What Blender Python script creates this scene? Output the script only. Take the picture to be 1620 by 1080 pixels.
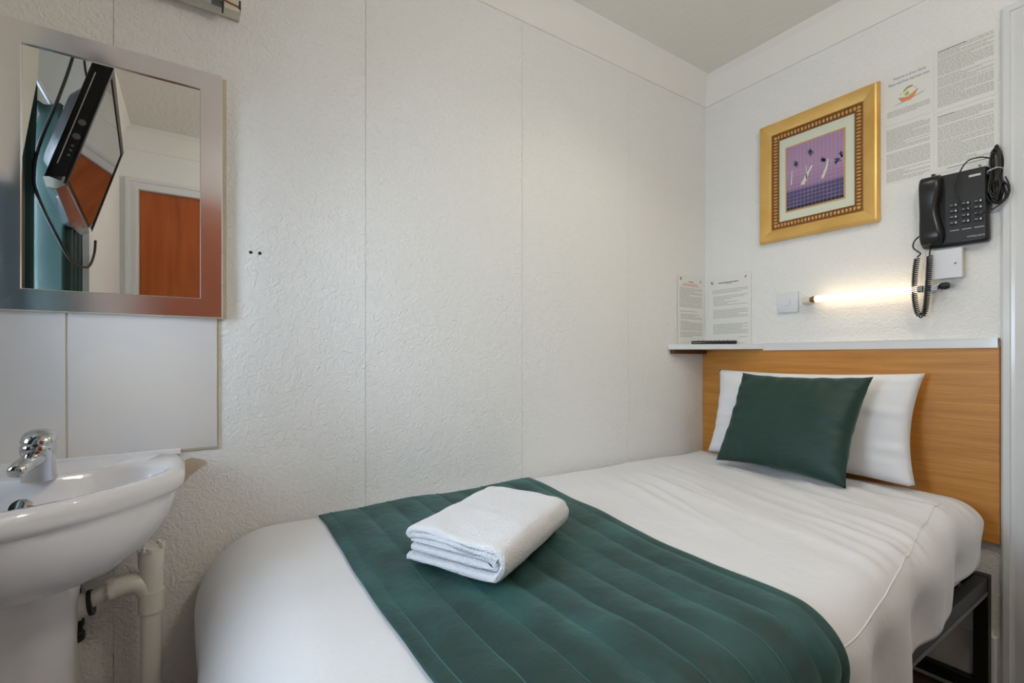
import bpy, bmesh, math, random
from mathutils import Vector, Matrix, noise
R = math.radians
random.seed(7)
for o in list(bpy.data.objects): bpy.data.objects.remove(o, do_unlink=True)
SC = bpy.context.scene
COL = SC.collection

# ------------------------------------------------------------------ camera, sky, exposure
cam_d = bpy.data.cameras.new('camera'); cam = bpy.data.objects.new('camera', cam_d); COL.objects.link(cam)
cam.location = (0, 0, 1.05); cam.rotation_euler = (R(90), 0, R(-33.5))
cam_d.sensor_width = 36; cam_d.lens = 755/1620*36; cam_d.shift_y = 25/1620; cam_d.clip_start = 0.01
SC.camera = cam
W = bpy.data.worlds.new('sky'); SC.world = W; W.use_nodes = True
bg = W.node_tree.nodes['Background']; bg.inputs[0].default_value = (0.66, 0.82, 1.0, 1); bg.inputs[1].default_value = 21.0
vs = SC.view_settings; vs.view_transform = 'Standard'; vs.look = 'None'; vs.gamma = 1.0; vs.use_curve_mapping = False
vs.exposure = -0.05
LAMP_TUBE = 4.0      # emission of the lit strip lamp
LAMP_DOWN_ADDED = 10.5      # added unseen downlight, watts
LAMP_FILL = 12.0     # unseen ceiling lamp added as fill, watts

# ------------------------------------------------------------------ room numbers (metres)
YA, XB, YD, XC, XR, ZC = 1.39, 2.027, -0.72, -0.36, -0.56, 2.36

# ------------------------------------------------------------------ materials
def S(c):
    f = lambda v: v/12.92 if v <= .04045 else ((v+.055)/1.055)**2.4
    return tuple(f(v/255) for v in c)+(1,)
def mat(name, col, rough=.5, metal=0, bump=None, var=None, emit=None, coat=0, sheen=0, spec=None, trans=0):
    m = bpy.data.materials.new(name); m.use_nodes = True
    nt = m.node_tree; p = nt.nodes['Principled BSDF']
    p.inputs['Base Color'].default_value = col; p.inputs['Roughness'].default_value = rough; p.inputs['Metallic'].default_value = metal
    if coat: p.inputs['Coat Weight'].default_value = coat; p.inputs['Coat Roughness'].default_value = .08
    if sheen: p.inputs['Sheen Weight'].default_value = sheen; p.inputs['Sheen Roughness'].default_value = .4
    if spec is not None: p.inputs['Specular IOR Level'].default_value = spec
    if trans: p.inputs['Transmission Weight'].default_value = trans
    if emit: p.inputs['Emission Color'].default_value = emit[0]; p.inputs['Emission Strength'].default_value = emit[1]
    if bump or var:
        tc = nt.nodes.new('ShaderNodeTexCoord'); mp = nt.nodes.new('ShaderNodeMapping')
        nt.links.new(tc.outputs['Object'], mp.inputs[0])
    if var:      # (scale, detail, other colour, stretch, low, high)
        n = nt.nodes.new('ShaderNodeTexNoise'); n.inputs['Scale'].default_value = var[0]; n.inputs['Detail'].default_value = var[1]
        mp2 = nt.nodes.new('ShaderNodeMapping'); nt.links.new(tc.outputs['Object'], mp2.inputs[0]); mp2.inputs['Scale'].default_value = var[3]
        nt.links.new(mp2.outputs[0], n.inputs['Vector'])
        rp = nt.nodes.new('ShaderNodeValToRGB'); rp.color_ramp.elements[0].position = var[4]; rp.color_ramp.elements[1].position = var[5]
        rp.color_ramp.elements[0].color = col; rp.color_ramp.elements[1].color = var[2]
        nt.links.new(n.outputs['Fac'], rp.inputs[0]); nt.links.new(rp.outputs[0], p.inputs['Base Color'])
    if bump:     # (scale, distance, detail, distortion, stretch)
        n = nt.nodes.new('ShaderNodeTexNoise'); n.inputs['Scale'].default_value = bump[0]; n.inputs['Detail'].default_value = bump[2]
        n.inputs['Distortion'].default_value = bump[3]; mp.inputs['Scale'].default_value = bump[4]
        nt.links.new(mp.outputs[0], n.inputs['Vector'])
        b = nt.nodes.new('ShaderNodeBump'); b.inputs['Distance'].default_value = bump[1]; b.inputs['Strength'].default_value = 1
        nt.links.new(n.outputs['Fac'], b.inputs['Height']); nt.links.new(b.outputs[0], p.inputs['Normal'])
    return m
I3 = (1, 1, 1)
M = {}
M['wallpaper'] = mat('wallpaper', S((238, 237, 234)), .5, bump=(75, .0034, 2.0, 1.2, I3), spec=.35)
M['wallsmooth'] = mat('wallsmooth', S((240, 239, 236)), .6, bump=(40, .0012, 2, .6, I3))
M['ceiling'] = mat('ceiling', S((240, 236, 226)), .7, bump=(45, .0022, 2, .4, (1, .3, 1)))
M['coving'] = mat('coving', S((240, 237, 231)), .6)
M['gloss_white'] = mat('gloss_white', S((226, 227, 228)), .3, coat=.3)
M['tile'] = mat('tile', S((222, 216, 210)), .12, var=(4, 2, S((214, 212, 212)), I3, .4, .6))
M['grout'] = mat('grout', S((196, 184, 160)), .8)
M['plaster'] = mat('plaster', S((204, 188, 168)), .9, bump=(60, .003, 3, 0, I3))
M['floor'] = mat('floor', S((104, 84, 66)), .6, var=(6, 5, S((84, 66, 52)), (1, 12, 1), .35, .65))
M['ceramic'] = mat('ceramic', S((236, 234, 236)), .08, coat=.5)
M['chrome'] = mat('chrome', S((205, 205, 205)), .1, 1)
M['steel'] = mat('steel', S((236, 234, 240)), .17, 1, bump=(9, .0006, 1, 0, I3))
M['mirror'] = mat('mirror', S((240, 242, 242)), .0, 1)
M['board'] = mat('board', S((206, 194, 170)), .9, bump=(120, .002, 3, 0, I3))
M['pvc'] = mat('pvc', S((226, 221, 212)), .3)
M['rubber'] = mat('rubber', S((28, 29, 30)), .5)
M['duvet'] = mat('duvet', S((224, 222, 223)), .85, sheen=.25, bump=(26, .0018, 3, .4, I3))
M['sheet'] = mat('sheet', S((232, 231, 232)), .85)
M['pillow'] = mat('pillow', S((235, 234, 236)), .85, sheen=.2, bump=(20, .002, 2, .4, I3))
M['velvet'] = mat('velvet', S((22, 52, 48)), .62, sheen=.34, bump=(34, .0022, 3, .8, (1, 1, 1)), var=(11, 4, S((38, 80, 78)), (1, .6, 1), .42, .72))
M['velvet'].node_tree.nodes['Principled BSDF'].inputs['Sheen Tint'].default_value = S((150, 205, 195))
M['stitch'] = mat('stitch', S((58, 98, 94)), .7)
M['satin'] = mat('satin', S((20, 54, 46)), .55, sheen=.2, bump=(16, .002, 3, .6, (1, 1, 3)))
M['satin'].node_tree.nodes['Principled BSDF'].inputs['Sheen Tint'].default_value = S((120, 190, 170))
M['curtain'] = mat('curtain', S((18, 54, 48)), .6, sheen=.15)
M['towel'] = mat('towel', S((234, 232, 233)), .95, sheen=.3, bump=(300, .0034, 3, .3, I3))
M['oak'] = mat('oak', S((208, 146, 66)), .42, var=(5, 7, S((184, 120, 46)), (1, .7, 14), .3, .72), bump=(30, .0006, 4, 0, (1, .5, 10)))
M['darkwood'] = mat('darkwood', S((96, 52, 26)), .4)
M['doorwood'] = mat('doorwood', S((192, 98, 34)), .25, coat=.3, var=(4, 6, S((158, 72, 20)), (6, 1, .6), .3, .7))
M['blackmetal'] = mat('blackmetal', S((30, 29, 29)), .38, .3)
M['greymetal'] = mat('greymetal', S((112, 112, 112)), .4, .4)
M['gold'] = mat('gold', S((238, 196, 120)), .36, .65, var=(6, 4, S((216, 168, 88)), (1, 1, 1), .35, .75))
M['golddark'] = mat('golddark', S((140, 96, 50)), .5, .4)
M['goldbead'] = mat('goldbead', S((224, 180, 116)), .35, .6)
M['matboard'] = mat('matboard', S((222, 224, 204)), .8)
M['paper'] = mat('paper', S((234, 233, 228)), .45)
M['ink'] = mat('ink', S((158, 156, 150)), .8)
M['inkdark'] = mat('inkdark', S((38, 38, 36)), .8)
M['inkpink'] = mat('inkpink', S((224, 178, 172)), .8)
M['inkblue'] = mat('inkblue', S((92, 110, 136)), .8)
M['inkorange'] = mat('inkorange', S((226, 152, 104)), .8)
M['inkgreen'] = mat('inkgreen', S((178, 206, 104)), .8)
M['inkgrey'] = mat('inkgrey', S((188, 196, 200)), .8)
M['inkbrown'] = mat('inkbrown', S((186, 152, 110)), .8)
M['plastic_white'] = mat('plastic_white', S((226, 227, 232)), .35)
M['plastic_cream'] = mat('plastic_cream', S((224, 218, 200)), .4)
M['phone'] = mat('phone', S((27, 27, 27)), .3)
M['phonepanel'] = mat('phonepanel', S((38, 38, 39)), .42)
M['key'] = mat('key', S((52, 53, 56)), .22)
M['printwhite'] = mat('printwhite', S((212, 212, 212)), .6)
M['cable'] = mat('cable', S((22, 22, 22)), .4)
M['tvblack'] = mat('tvblack', S((14, 14, 15)), .4, spec=.3)
M['tvscreen'] = mat('tvscreen', S((150, 152, 156)), .03, 1)
M['silver'] = mat('silver', S((196, 200, 206)), .14, .9)
M['tube_lit'] = mat('tube_lit', S((255, 246, 226)), .3, emit=(S((255, 226, 186)), LAMP_TUBE))
M['tube_off'] = mat('tube_off', S((214, 212, 210)), .15)
M['glow'] = mat('glow', S((255, 246, 230)), .4, emit=(S((255, 226, 178)), 6))
M['red'] = mat('red', S((176, 92, 70)), .5)
# printed picture: mauve facade over a dark violet one, thin pale grid lines
def art_material():
    m = bpy.data.materials.new('art'); m.use_nodes = True; nt = m.node_tree; p = nt.nodes['Principled BSDF']; p.inputs['Roughness'].default_value = .35
    N = nt.nodes.new; L = nt.links.new
    tc = N('ShaderNodeTexCoord'); sx = N('ShaderNodeSeparateXYZ'); L(tc.outputs['Generated'], sx.inputs[0])
    def math_(op, a, b=None):
        n = N('ShaderNodeMath'); n.operation = op
        for i, v in enumerate((a, b)):
            if v is None: continue
            if isinstance(v, (int, float)): n.inputs[i].default_value = v
            else: L(v, n.inputs[i])
        return n.outputs[0]
    u, v = sx.outputs['Y'], sx.outputs['Z']
    top = N('ShaderNodeValToRGB'); e = top.color_ramp.elements
    e[0].position = .0; e[0].color = S((32, 30, 44)); e[1].position = 1; e[1].color = S((172, 138, 172))
    for pos, c in ((.035, (34, 32, 46)), (.05, (78, 70, 112)), (.30, (88, 78, 122)), (.315, (156, 122, 160)), (.6, (176, 142, 176))):
        q = e.new(pos); q.color = S(c)
    L(v, top.inputs[0])
    def lines(x, n, w):
        fr = math_('FRACT', math_('MULTIPLY', x, n)); return math_('LESS_THAN', fr, w)
    g = math_('MAXIMUM', lines(u, 15, .1), math_('MULTIPLY', lines(v, 17, .12), math_('LESS_THAN', v, .62)))
    ns = N('ShaderNodeTexNoise'); ns.inputs['Scale'].default_value = 6; L(tc.outputs['Generated'], ns.inputs['Vector'])
    g = math_('MULTIPLY', g, math_('MULTIPLY', ns.outputs['Fac'], .75))
    mx = N('ShaderNodeMixRGB'); L(g, mx.inputs[0]); L(top.outputs[0], mx.inputs[1]); mx.inputs[2].default_value = S((206, 190, 210))
    L(mx.outputs[0], p.inputs['Base Color']); return m
M['art'] = art_material()
def glass_material():
    m = bpy.data.materials.new('glass'); m.use_nodes = True; nt = m.node_tree; N = nt.nodes.new; L = nt.links.new
    nt.nodes.remove(nt.nodes['Principled BSDF'])
    t = N('ShaderNodeBsdfTransparent'); g = N('ShaderNodeBsdfGlossy'); g.inputs['Roughness'].default_value = .02
    f = N('ShaderNodeFresnel'); f.inputs[0].default_value = 1.45; x = N('ShaderNodeMixShader')
    L(f.outputs[0], x.inputs[0]); L(t.outputs[0], x.inputs[1]); L(g.outputs[0], x.inputs[2]); L(x.outputs[0], nt.nodes['Material Output'].inputs[0]); return m
M['glass'] = glass_material()

# ------------------------------------------------------------------ object helpers
ORIG = {}
def tag(o, label, cat, group=None):
    o['label'] = label; o['category'] = cat
    if group: o['group'] = group
    return o
def thing(name, label, cat, loc, group=None):
    o = bpy.data.objects.new(name, None); COL.objects.link(o); o.location = loc; o.empty_display_size = .05
    ORIG[o] = Vector(loc); return tag(o, label, cat, group)
def obj(name, vf, m, parent=None, smooth=None, label=None):
    """vf = (verts, faces) in world coordinates; becomes ONE mesh object."""
    v, f = vf
    if parent is not None: org = ORIG[parent]
    else:
        xs, ys, zs = zip(*[tuple(p) for p in v]); org = Vector(((min(xs)+max(xs))/2, (min(ys)+max(ys))/2, min(zs)))
    me = bpy.data.meshes.new(name); me.from_pydata([tuple(Vector(p)-org) for p in v], [], f); me.validate(); me.update()
    bm = bmesh.new(); bm.from_mesh(me); bmesh.ops.recalc_face_normals(bm, faces=bm.faces); bm.to_mesh(me); bm.free()
    me.materials.append(M[m] if isinstance(m, str) else m)
    o = bpy.data.objects.new(name, me); COL.objects.link(o); ORIG[o] = org
    if parent is not None: o.parent = parent
    else: o.location = org
    if smooth is not None:
        for p in me.polygons: p.use_smooth = True
        if smooth < 180: me.set_sharp_from_angle(angle=R(smooth))
    if label: o['label'] = label
    return o
def struct(name, vf, m, parent=None, smooth=None):
    o = obj(name, vf, m, parent, smooth)
    if parent is None: o['kind'] = 'structure'
    return o
def join(*ms):
    V, F = [], []
    for v, f in ms:
        n = len(V); V += [Vector(p) for p in v]; F += [tuple(i+n for i in q) for q in f]
    return V, F
def xf(vf, mtx): return [mtx @ Vector(p) for p in vf[0]], vf[1]
def basis(o, u, v, n):
    """local (a, b, c) -> o + a*u + b*v + c*n"""
    o, u, v, n = map(Vector, (o, u, v, n))
    return Matrix(((u.x, v.x, n.x, o.x), (u.y, v.y, n.y, o.y), (u.z, v.z, n.z, o.z), (0, 0, 0, 1)))
def box(x0, x1, y0, y1, z0, z1, bev=0, seg=2):
    if not bev:
        v = [(x, y, z) for z in (z0, z1) for y in (y0, y1) for x in (x0, x1)]
        return [Vector(p) for p in v], [(0, 1, 3, 2), (4, 6, 7, 5), (0, 4, 5, 1), (2, 3, 7, 6), (0, 2, 6, 4), (1, 5, 7, 3)]
    bm = bmesh.new(); bmesh.ops.create_cube(bm, size=1)
    for p in bm.verts: p.co = Vector(((x0+x1)/2+p.co.x*(x1-x0), (y0+y1)/2+p.co.y*(y1-y0), (z0+z1)/2+p.co.z*(z1-z0)))
    bmesh.ops.bevel(bm, geom=bm.edges[:], offset=bev, segments=seg, affect='EDGES', profile=.5)
    bm.verts.ensure_lookup_table(); bm.verts.index_update()
    out = [p.co.copy() for p in bm.verts], [tuple(q.index for q in f.verts) for f in bm.faces]; bm.free(); return out
def loft(rings, cap=True, closed=True):
    n = len(rings[0]); V = [Vector(p) for r in rings for p in r]; F = []
    for i in range(len(rings)-1):
        for j in range(n if closed else n-1):
            k = (j+1) % n; F.append((i*n+j, i*n+k, (i+1)*n+k, (i+1)*n+j))
    if cap and closed:
        F.append(tuple(range(n))[::-1]); F.append(tuple((len(rings)-1)*n+j for j in range(n)))
    return V, F
def tube(pts, r, n=8, cap=True):
    pts = [Vector(p) for p in pts]; rr = r if isinstance(r, (list, tuple)) else [r]*len(pts)
    rings = []; prev = None
    for i, p in enumerate(pts):
        t = (pts[min(i+1, len(pts)-1)]-pts[max(i-1, 0)]).normalized()
        if prev is None: a = t.cross(Vector((0, 0, 1)) if abs(t.z) < .9 else Vector((1, 0, 0))).normalized()
        else: a = (prev-t*prev.dot(t)).normalized()
        prev = a; b = t.cross(a)
        rings.append([p+(a*math.cos(2*math.pi*k/n)+b*math.sin(2*math.pi*k/n))*rr[i] for k in range(n)])
    return loft(rings, cap)
def spline(pts, k=8, closed=False):
    P = [Vector(p) for p in pts]; out = []; n = len(P)
    for i in range(n if closed else n-1):
        g = (lambda j: P[j % n]) if closed else (lambda j: P[min(max(j, 0), n-1)])
        a, b, c, d = g(i-1), g(i), g(i+1), g(i+2)
        for s in range(k):
            t = s/k; out.append(.5*((2*b)+(c-a)*t+(2*a-5*b+4*c-d)*t*t+(3*b-a-3*c+d)*t**3))
    if not closed: out.append(P[-1])
    return out
def lathe(prof, c, n=24, axis='z'):
    rings = []
    for r, h in prof:
        ring = []
        for k in range(n):
            a = 2*math.pi*k/n; x, y = r*math.cos(a), r*math.sin(a)
            ring.append({'z': (c[0]+x, c[1]+y, c[2]+h), 'x': (c[0]+h, c[1]+x, c[2]+y), 'y': (c[0]+x, c[1]+h, c[2]+y)}[axis])
        rings.append(ring)
    return loft(rings)
def prism(poly, h0, h1, mtx=None):
    """2-D polygon (a, b) extruded along c"""
    n = len(poly); V = [Vector((a, b, h)) for h in (h0, h1) for a, b in poly]
    F = [tuple(range(n))[::-1], tuple(range(n, 2*n))]+[(i, (i+1) % n, n+(i+1) % n, n+i) for i in range(n)]
    return ([mtx @ p for p in V] if mtx else V), F
def rrect(a0, a1, b0, b1, r, seg=5):
    out = []
    for ca, cb, s in ((a1-r, b1-r, 0), (a0+r, b1-r, 90), (a0+r, b0+r, 180), (a1-r, b0+r, 270)):
        for k in range(seg+1):
            t = R(s+90*k/seg); out.append((ca+r*math.cos(t), cb+r*math.sin(t)))
    return out
def grid(fn, nu, nv):
    V = [Vector(fn(i/nu, j/nv)) for j in range(nv+1) for i in range(nu+1)]
    F = [(j*(nu+1)+i, j*(nu+1)+i+1, (j+1)*(nu+1)+i+1, (j+1)*(nu+1)+i) for j in range(nv) for i in range(nu)]
    return V, F
def text(s, size, mtx, align='LEFT', width=1.0):
    c = bpy.data.curves.new('t', 'FONT'); c.body = s; c.size = size; c.align_x = align; c.resolution_u = 2
    o = bpy.data.objects.new('t', c); COL.objects.link(o)
    me = bpy.data.meshes.new_from_object(o.evaluated_get(bpy.context.evaluated_depsgraph_get()))
    v = [mtx @ Vector((p.co.x*width, p.co.y, 0)) for p in me.vertices]; f = [tuple(p.vertices) for p in me.polygons]
    bpy.data.objects.remove(o); bpy.data.curves.remove(c); bpy.data.meshes.remove(me); return v, f
def nz(x, y, z=0.0): return noise.noise(Vector((x, y, z)))
def sst(a, b, x): t = min(max((x-a)/(b-a), 0), 1); return t*t*(3-2*t)

# ------------------------------------------------------------------ the room
struct('floor', box(-.8, 2.3, -1.0, 1.6, -.1, 0), 'floor')
struct('ceiling', box(-.8, 2.3, -1.0, 1.6, ZC, ZC+.1), 'ceiling')
wall_a = struct('wall_back', box(-.8, 2.3, YA+.003, YA+.12, 0, ZC), 'wallsmooth')
for x0, x1 in ((-.80, -.155), (-.155, .410), (.410, .963), (.963, 1.501), (1.501, XB+.02)):      # papered drops with hairline joints
    obj('wallpaper_strip', box(x0+.0006, x1-.0006, YA, YA+.004, 0, ZC), 'wallpaper', wall_a)
for x0, x1 in ((XR, -.2335), (-.2305, .0435)):                                                   # splashback
    obj('tile', box(x0, x1, YA-.006, YA+.001, .830, 1.25, .0012, 1), 'tile', wall_a)
obj('grout_line', box(-.2345, -.2295, YA-.004, YA+.001, .83, 1.25), 'grout', wall_a)
obj('sealant', join(box(.0435, .0465, YA-.004, YA+.001, .829, 1.25), box(-.05, .0465, YA-.005, YA+.001, .8265, .8300)), 'grout', wall_a)
obj('sealant', box(-.500, -.030, YA-.010, YA+.001, .820, .8335, .002), 'ceramic', wall_a)
for x in (.1168, .1375): obj('screw_hole', lathe([(.0042, 0), (.0042, -.0006)], (x, YA-.0001, 1.319), 12, 'y'), 'rubber', wall_a)
obj('plaster_patch', prism([(-.05, .765), (-.035, .80), (-.008, .808), (.016, .800), (.024, .791), (.006, .779), (-.014, .762), (-.032, .738)], 0, .0012,
    basis((0, YA-.0004, 0), (1, 0, 0), (0, 0, 1), (0, -1, 0))), 'plaster', wall_a)
wall_b = struct('wall_right', join(box(XB, XB+.14, .315, YA+.02, 0, ZC), box(XB, XB+.14, -.46, .315, 2.03, ZC), box(XB, XB+.14, -1.0, -.46, 0, ZC), box(XB+.14, XB+.16, -.7, .6, 0, ZC)), 'wallpaper')  # last box: unseen panel added behind the white door to block sky light
struct('wall_front', join(box(-.8, -.290, YD-.14, YD, 0, ZC), box(-.290, .470, YD-.14, YD, 2.03, ZC), box(.470, 2.3, YD-.14, YD, 0, ZC), box(-.5, .7, YD-.16, YD-.14, 0, ZC)), 'wallsmooth')  # last box: hidden panel added behind the brown door against sky leaks
struct('wall_left', join(box(-.80, XC, -1.0, .20, 0, ZC), box(XR-.14, XR, .20, 1.5, 0, .95), box(XR-.14, XR, .20, 1.5, 1.92, ZC),
    box(XR-.14, XR, .20, .36, .95, 1.92), box(XR-.14, XR, 1.16, 1.5, .95, 1.92)), 'wallsmooth')
# coving: concave drop of 12 cm
def coving(p0, p1, out):
    prof = [(0, -.121), (.005, -.121)]+[(.052-.047*math.cos(R(a)), -.121+.114*math.sin(R(a))) for a in range(8, 91, 12)]+[(.052, 0), (0, 0)]
    p0, p1, out = Vector(p0), Vector(p1), Vector(out)
    return loft([[p+out*a+Vector((0, 0, ZC+b)) for a, b in prof] for p in (p0, p1)])
struct('trim_1', coving((XR, YA, 0), (XB, YA, 0), (0, -1, 0)), 'coving', smooth=40)
struct('trim_2', coving((XB, YD, 0), (XB, YA, 0), (-1, 0, 0)), 'coving', smooth=40)
struct('trim_3', coving((XC, YD, 0), (XC, .20, 0), (1, 0, 0)), 'coving', smooth=40)
struct('trim_4', coving((XC, YD, 0), (XB, YD, 0), (0, 1, 0)), 'coving', smooth=40)
# sloping cream boxing beside the window, seen in the mirror
struct('trim_5', prism([(1.20, 1.45), (1.3895, 1.45), (1.3895, 2.12), (.850, 2.12)], -.03, 0, basis((-.345, 0, 0), (0, 1, 0), (0, 0, 1), (1, 0, 0))), 'plastic_cream')
struct('baseboard_back', box(XR, XB, YA-.016, YA, 0, .13, .004), 'gloss_white')
struct('baseboard_right', box(XB-.018, XB, .392, YA-.016, 0, .205, .005), 'gloss_white')
struct('baseboard_front', box(.53, XB, YD, YD+.016, 0, .13, .004), 'gloss_white')
struct('baseboard_left', box(XC, XC+.016, YD, .20, 0, .13, .004), 'gloss_white')

# doors
def architrave(y0, y1, ztop, flip):
    """three mitred mouldings round an opening; local a across, b up, c proud"""
    prof = [(0, 0), (0, .012), (.006, .017), (.020, .019), (.022, .014), (.030, .014), (.052, .020), (.064, .020), (.068, 0)]
    a0, a1 = y0-.07, y1+.07; zt = ztop+.07; out = []
    def ring(a, b, sa, sb): return [(a+sa*d, b+sb*d, c) for d, c in prof]
    out.append(loft([ring(a0, 0, 1, 0), ring(a0, zt, 1, -1)])); out.append(loft([ring(a0, zt, 1, -1), ring(a1, zt, -1, -1)])); out.append(loft([ring(a1, zt, -1, -1), ring(a1, 0, -1, 0)]))
    return [xf(m, flip) for m in out]
d1 = thing('door_1', 'x', 'x', (XB, -.07, 0)); del d1['label'], d1['category']; d1['kind'] = 'structure'
FB = basis((XB, 0, 0), (0, -1, 0), (0, 0, 1), (-1, 0, 0))
for m in architrave(-.315, .46, 2.025, FB): obj('architrave', m, 'gloss_white', d1)
obj('lining', join(box(XB, XB+.14, .295, .315, 0, 2.03), box(XB, XB+.14, -.46, -.44, 0, 2.03), box(XB, XB+.14, -.44, .295, 2.01, 2.03)), 'gloss_white', d1)
obj('door_leaf', box(XB+.04, XB+.08, -.438, .293, .006, 2.008, .002), 'gloss_white', d1)
obj('door_handle', join(tube([(XB+.04, -.38, 1.0), (XB-.01, -.38, 1.0)], .009), tube([(XB-.005, -.385, 1.0), (XB-.005, -.27, 1.0)], .008)), 'chrome', d1, 40)
d2 = thing('door_2', 'x', 'x', (.09, YD, 0)); del d2['label'], d2['category']; d2['kind'] = 'structure'
FD = basis((0, YD, 0), (1, 0, 0), (0, 0, 1), (0, 1, 0))
for m in architrave(-.270, .45, 2.005, FD): obj('architrave', m, 'gloss_white', d2)
obj('lining', join(box(-.290, -.283, YD-.14, YD, 0, 2.03), box(.463, .470, YD-.14, YD, 0, 2.03), box(-.283, .463, YD-.14, YD, 2.022, 2.03)), 'gloss_white', d2)
obj('door_leaf', box(-.281, .461, YD-.04, YD-.004, .006, 2.020, .002), 'doorwood', d2)
obj('hinge', join(box(-.284, -.278, YD-.006, YD+.002, 1.70, 1.79), tube([(-.282, YD+.003, 1.70), (-.282, YD+.003, 1.79)], .005)), 'steel', d2)
obj('door_handle', join(tube([(.40, YD-.01, 1.0), (.40, YD+.045, 1.0)], .009), tube([(.405, YD+.04, 1.0), (.29, YD+.04, 1.0)], .008)), 'chrome', d2, 40)

# window in the recess (left of the camera), sky behind
w1 = thing('window_1', 'x', 'x', (XR, .76, .95)); del w1['label'], w1['category']; w1['kind'] = 'structure'
xw = XR-.10
for m in (box(xw-.03, xw+.03, .36, .405, .95, 1.92, .004), box(xw-.03, xw+.03, 1.115, 1.16, .95, 1.92, .004), box(xw-.03, xw+.03, .405, 1.115, .95, 1.0, .004), box(xw-.03, xw+.03, .405, 1.115, 1.875, 1.92, .004), box(xw-.025, xw+.025, .405, 1.115, 1.42, 1.46, .004)):
    obj('window_frame', m, 'gloss_white', w1)
for z0, z1 in ((1.0, 1.42), (1.46, 1.875)): obj('pane', box(xw-.003, xw+.003, .405, 1.115, z0, z1), 'glass', w1)
obj('window_sill', box(XR-.13, XR+.03, .33, 1.19, .925, .952, .006), 'gloss_white', w1)
# unseen downlight added just above the frame for the glow on the back wall
LX, LY = 1.20, .74
cl = thing('added_downlight', 'small recessed downlight added out of view above the middle of the bed', 'downlight', (LX, LY, ZC-.008))
obj('bezel', lathe([(.036, -.0003), (.048, -.0005), (.049, -.004), (.046, -.008), (.036, -.006)], (LX, LY, ZC), 28), 'plastic_white', cl, 40)
obj('lens', lathe([(.034, -.0005), (.034, -.003)], (LX, LY, ZC), 24), 'glow', cl)
ld = bpy.data.lights.new('added_downlight_beam', 'SPOT'); ld.energy = LAMP_DOWN_ADDED; ld.color = (1, .95, .74); ld.shadow_soft_size = .034; ld.spot_size = R(128); ld.spot_blend = .75
lo = bpy.data.objects.new('added_downlight_beam', ld); COL.objects.link(lo); lo.parent = cl; lo.location = (0, 0, -.012)
# unseen round ceiling lamp, added as fill to even out the room's brightness
MX, MY = .86, -.06
ml = thing('fill_lamp', 'round frosted fill lamp added out of view on the ceiling', 'ceiling lamp', (MX, MY, ZC-.085))
obj('base', lathe([(.085, -.0003), (.09, -.005), (.09, -.02), (.082, -.022)], (MX, MY, ZC), 28), 'plastic_white', ml, 40)
obj('diffuser', lathe([(.08, -.02), (.082, -.035), (.07, -.058), (.045, -.076), (.015, -.084)], (MX, MY, ZC), 28), 'glow', ml, 60)
md_ = bpy.data.lights.new('fill_lamp_light', 'POINT'); md_.energy = LAMP_FILL; md_.color = (1, .95, .86); md_.shadow_soft_size = .075
mo = bpy.data.objects.new('fill_lamp_light', md_); COL.objects.link(mo); mo.parent = ml; mo.location = (0, 0, -.09)
# sky portal in the window opening (sampling help for the daylight)
pd = bpy.data.lights.new('sky_portal', 'AREA'); pd.shape = 'RECTANGLE'; pd.size = .97; pd.size_y = .80; pd.cycles.is_portal = True
po = bpy.data.objects.new('sky_portal', pd); COL.objects.link(po); po.location = (XR-.16, .76, 1.435); po.rotation_euler = (0, R(-90), 0)

# ------------------------------------------------------------------ bed
bed = thing('metal_bed', 'black metal bed frame under the white duvet', 'bed', (1.0, .88, 0))
for x in (.05, 1.966):
    for y in (.402, 1.335): obj('leg', box(x, x+.034, y, y+.034, 0, .395, .002), 'blackmetal', bed)
for y in (.404, 1.337): obj('side_rail', box(.084, 1.966, y, y+.03, .352, .394, .002), 'blackmetal', bed)
obj('rail_lip_reflection', box(.084, 1.966, .4035, .434, .340, .352), 'greymetal', bed)  # grey colour paints the reflection along the underside of the black rail
for x in (.052, 1.968):
    obj('end_rail', box(x, x+.03, .436, 1.335, .352, .394, .002), 'blackmetal', bed)
    obj('floor_bar', box(x, x+.03, .436, 1.335, .035, .072, .002), 'blackmetal', bed)
for k in range(9): obj('slat', box(.20+k*.2, .25+k*.2, .434, 1.337, .372, .384), 'darkwood', bed)
mt = obj('mattress', box(.06, 1.998, .415, 1.372, .395, .600, .05, 4), 'sheet', None, 60)
tag(mt, 'white sheeted mattress between the duvet and the oak headboard', 'mattress')

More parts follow.
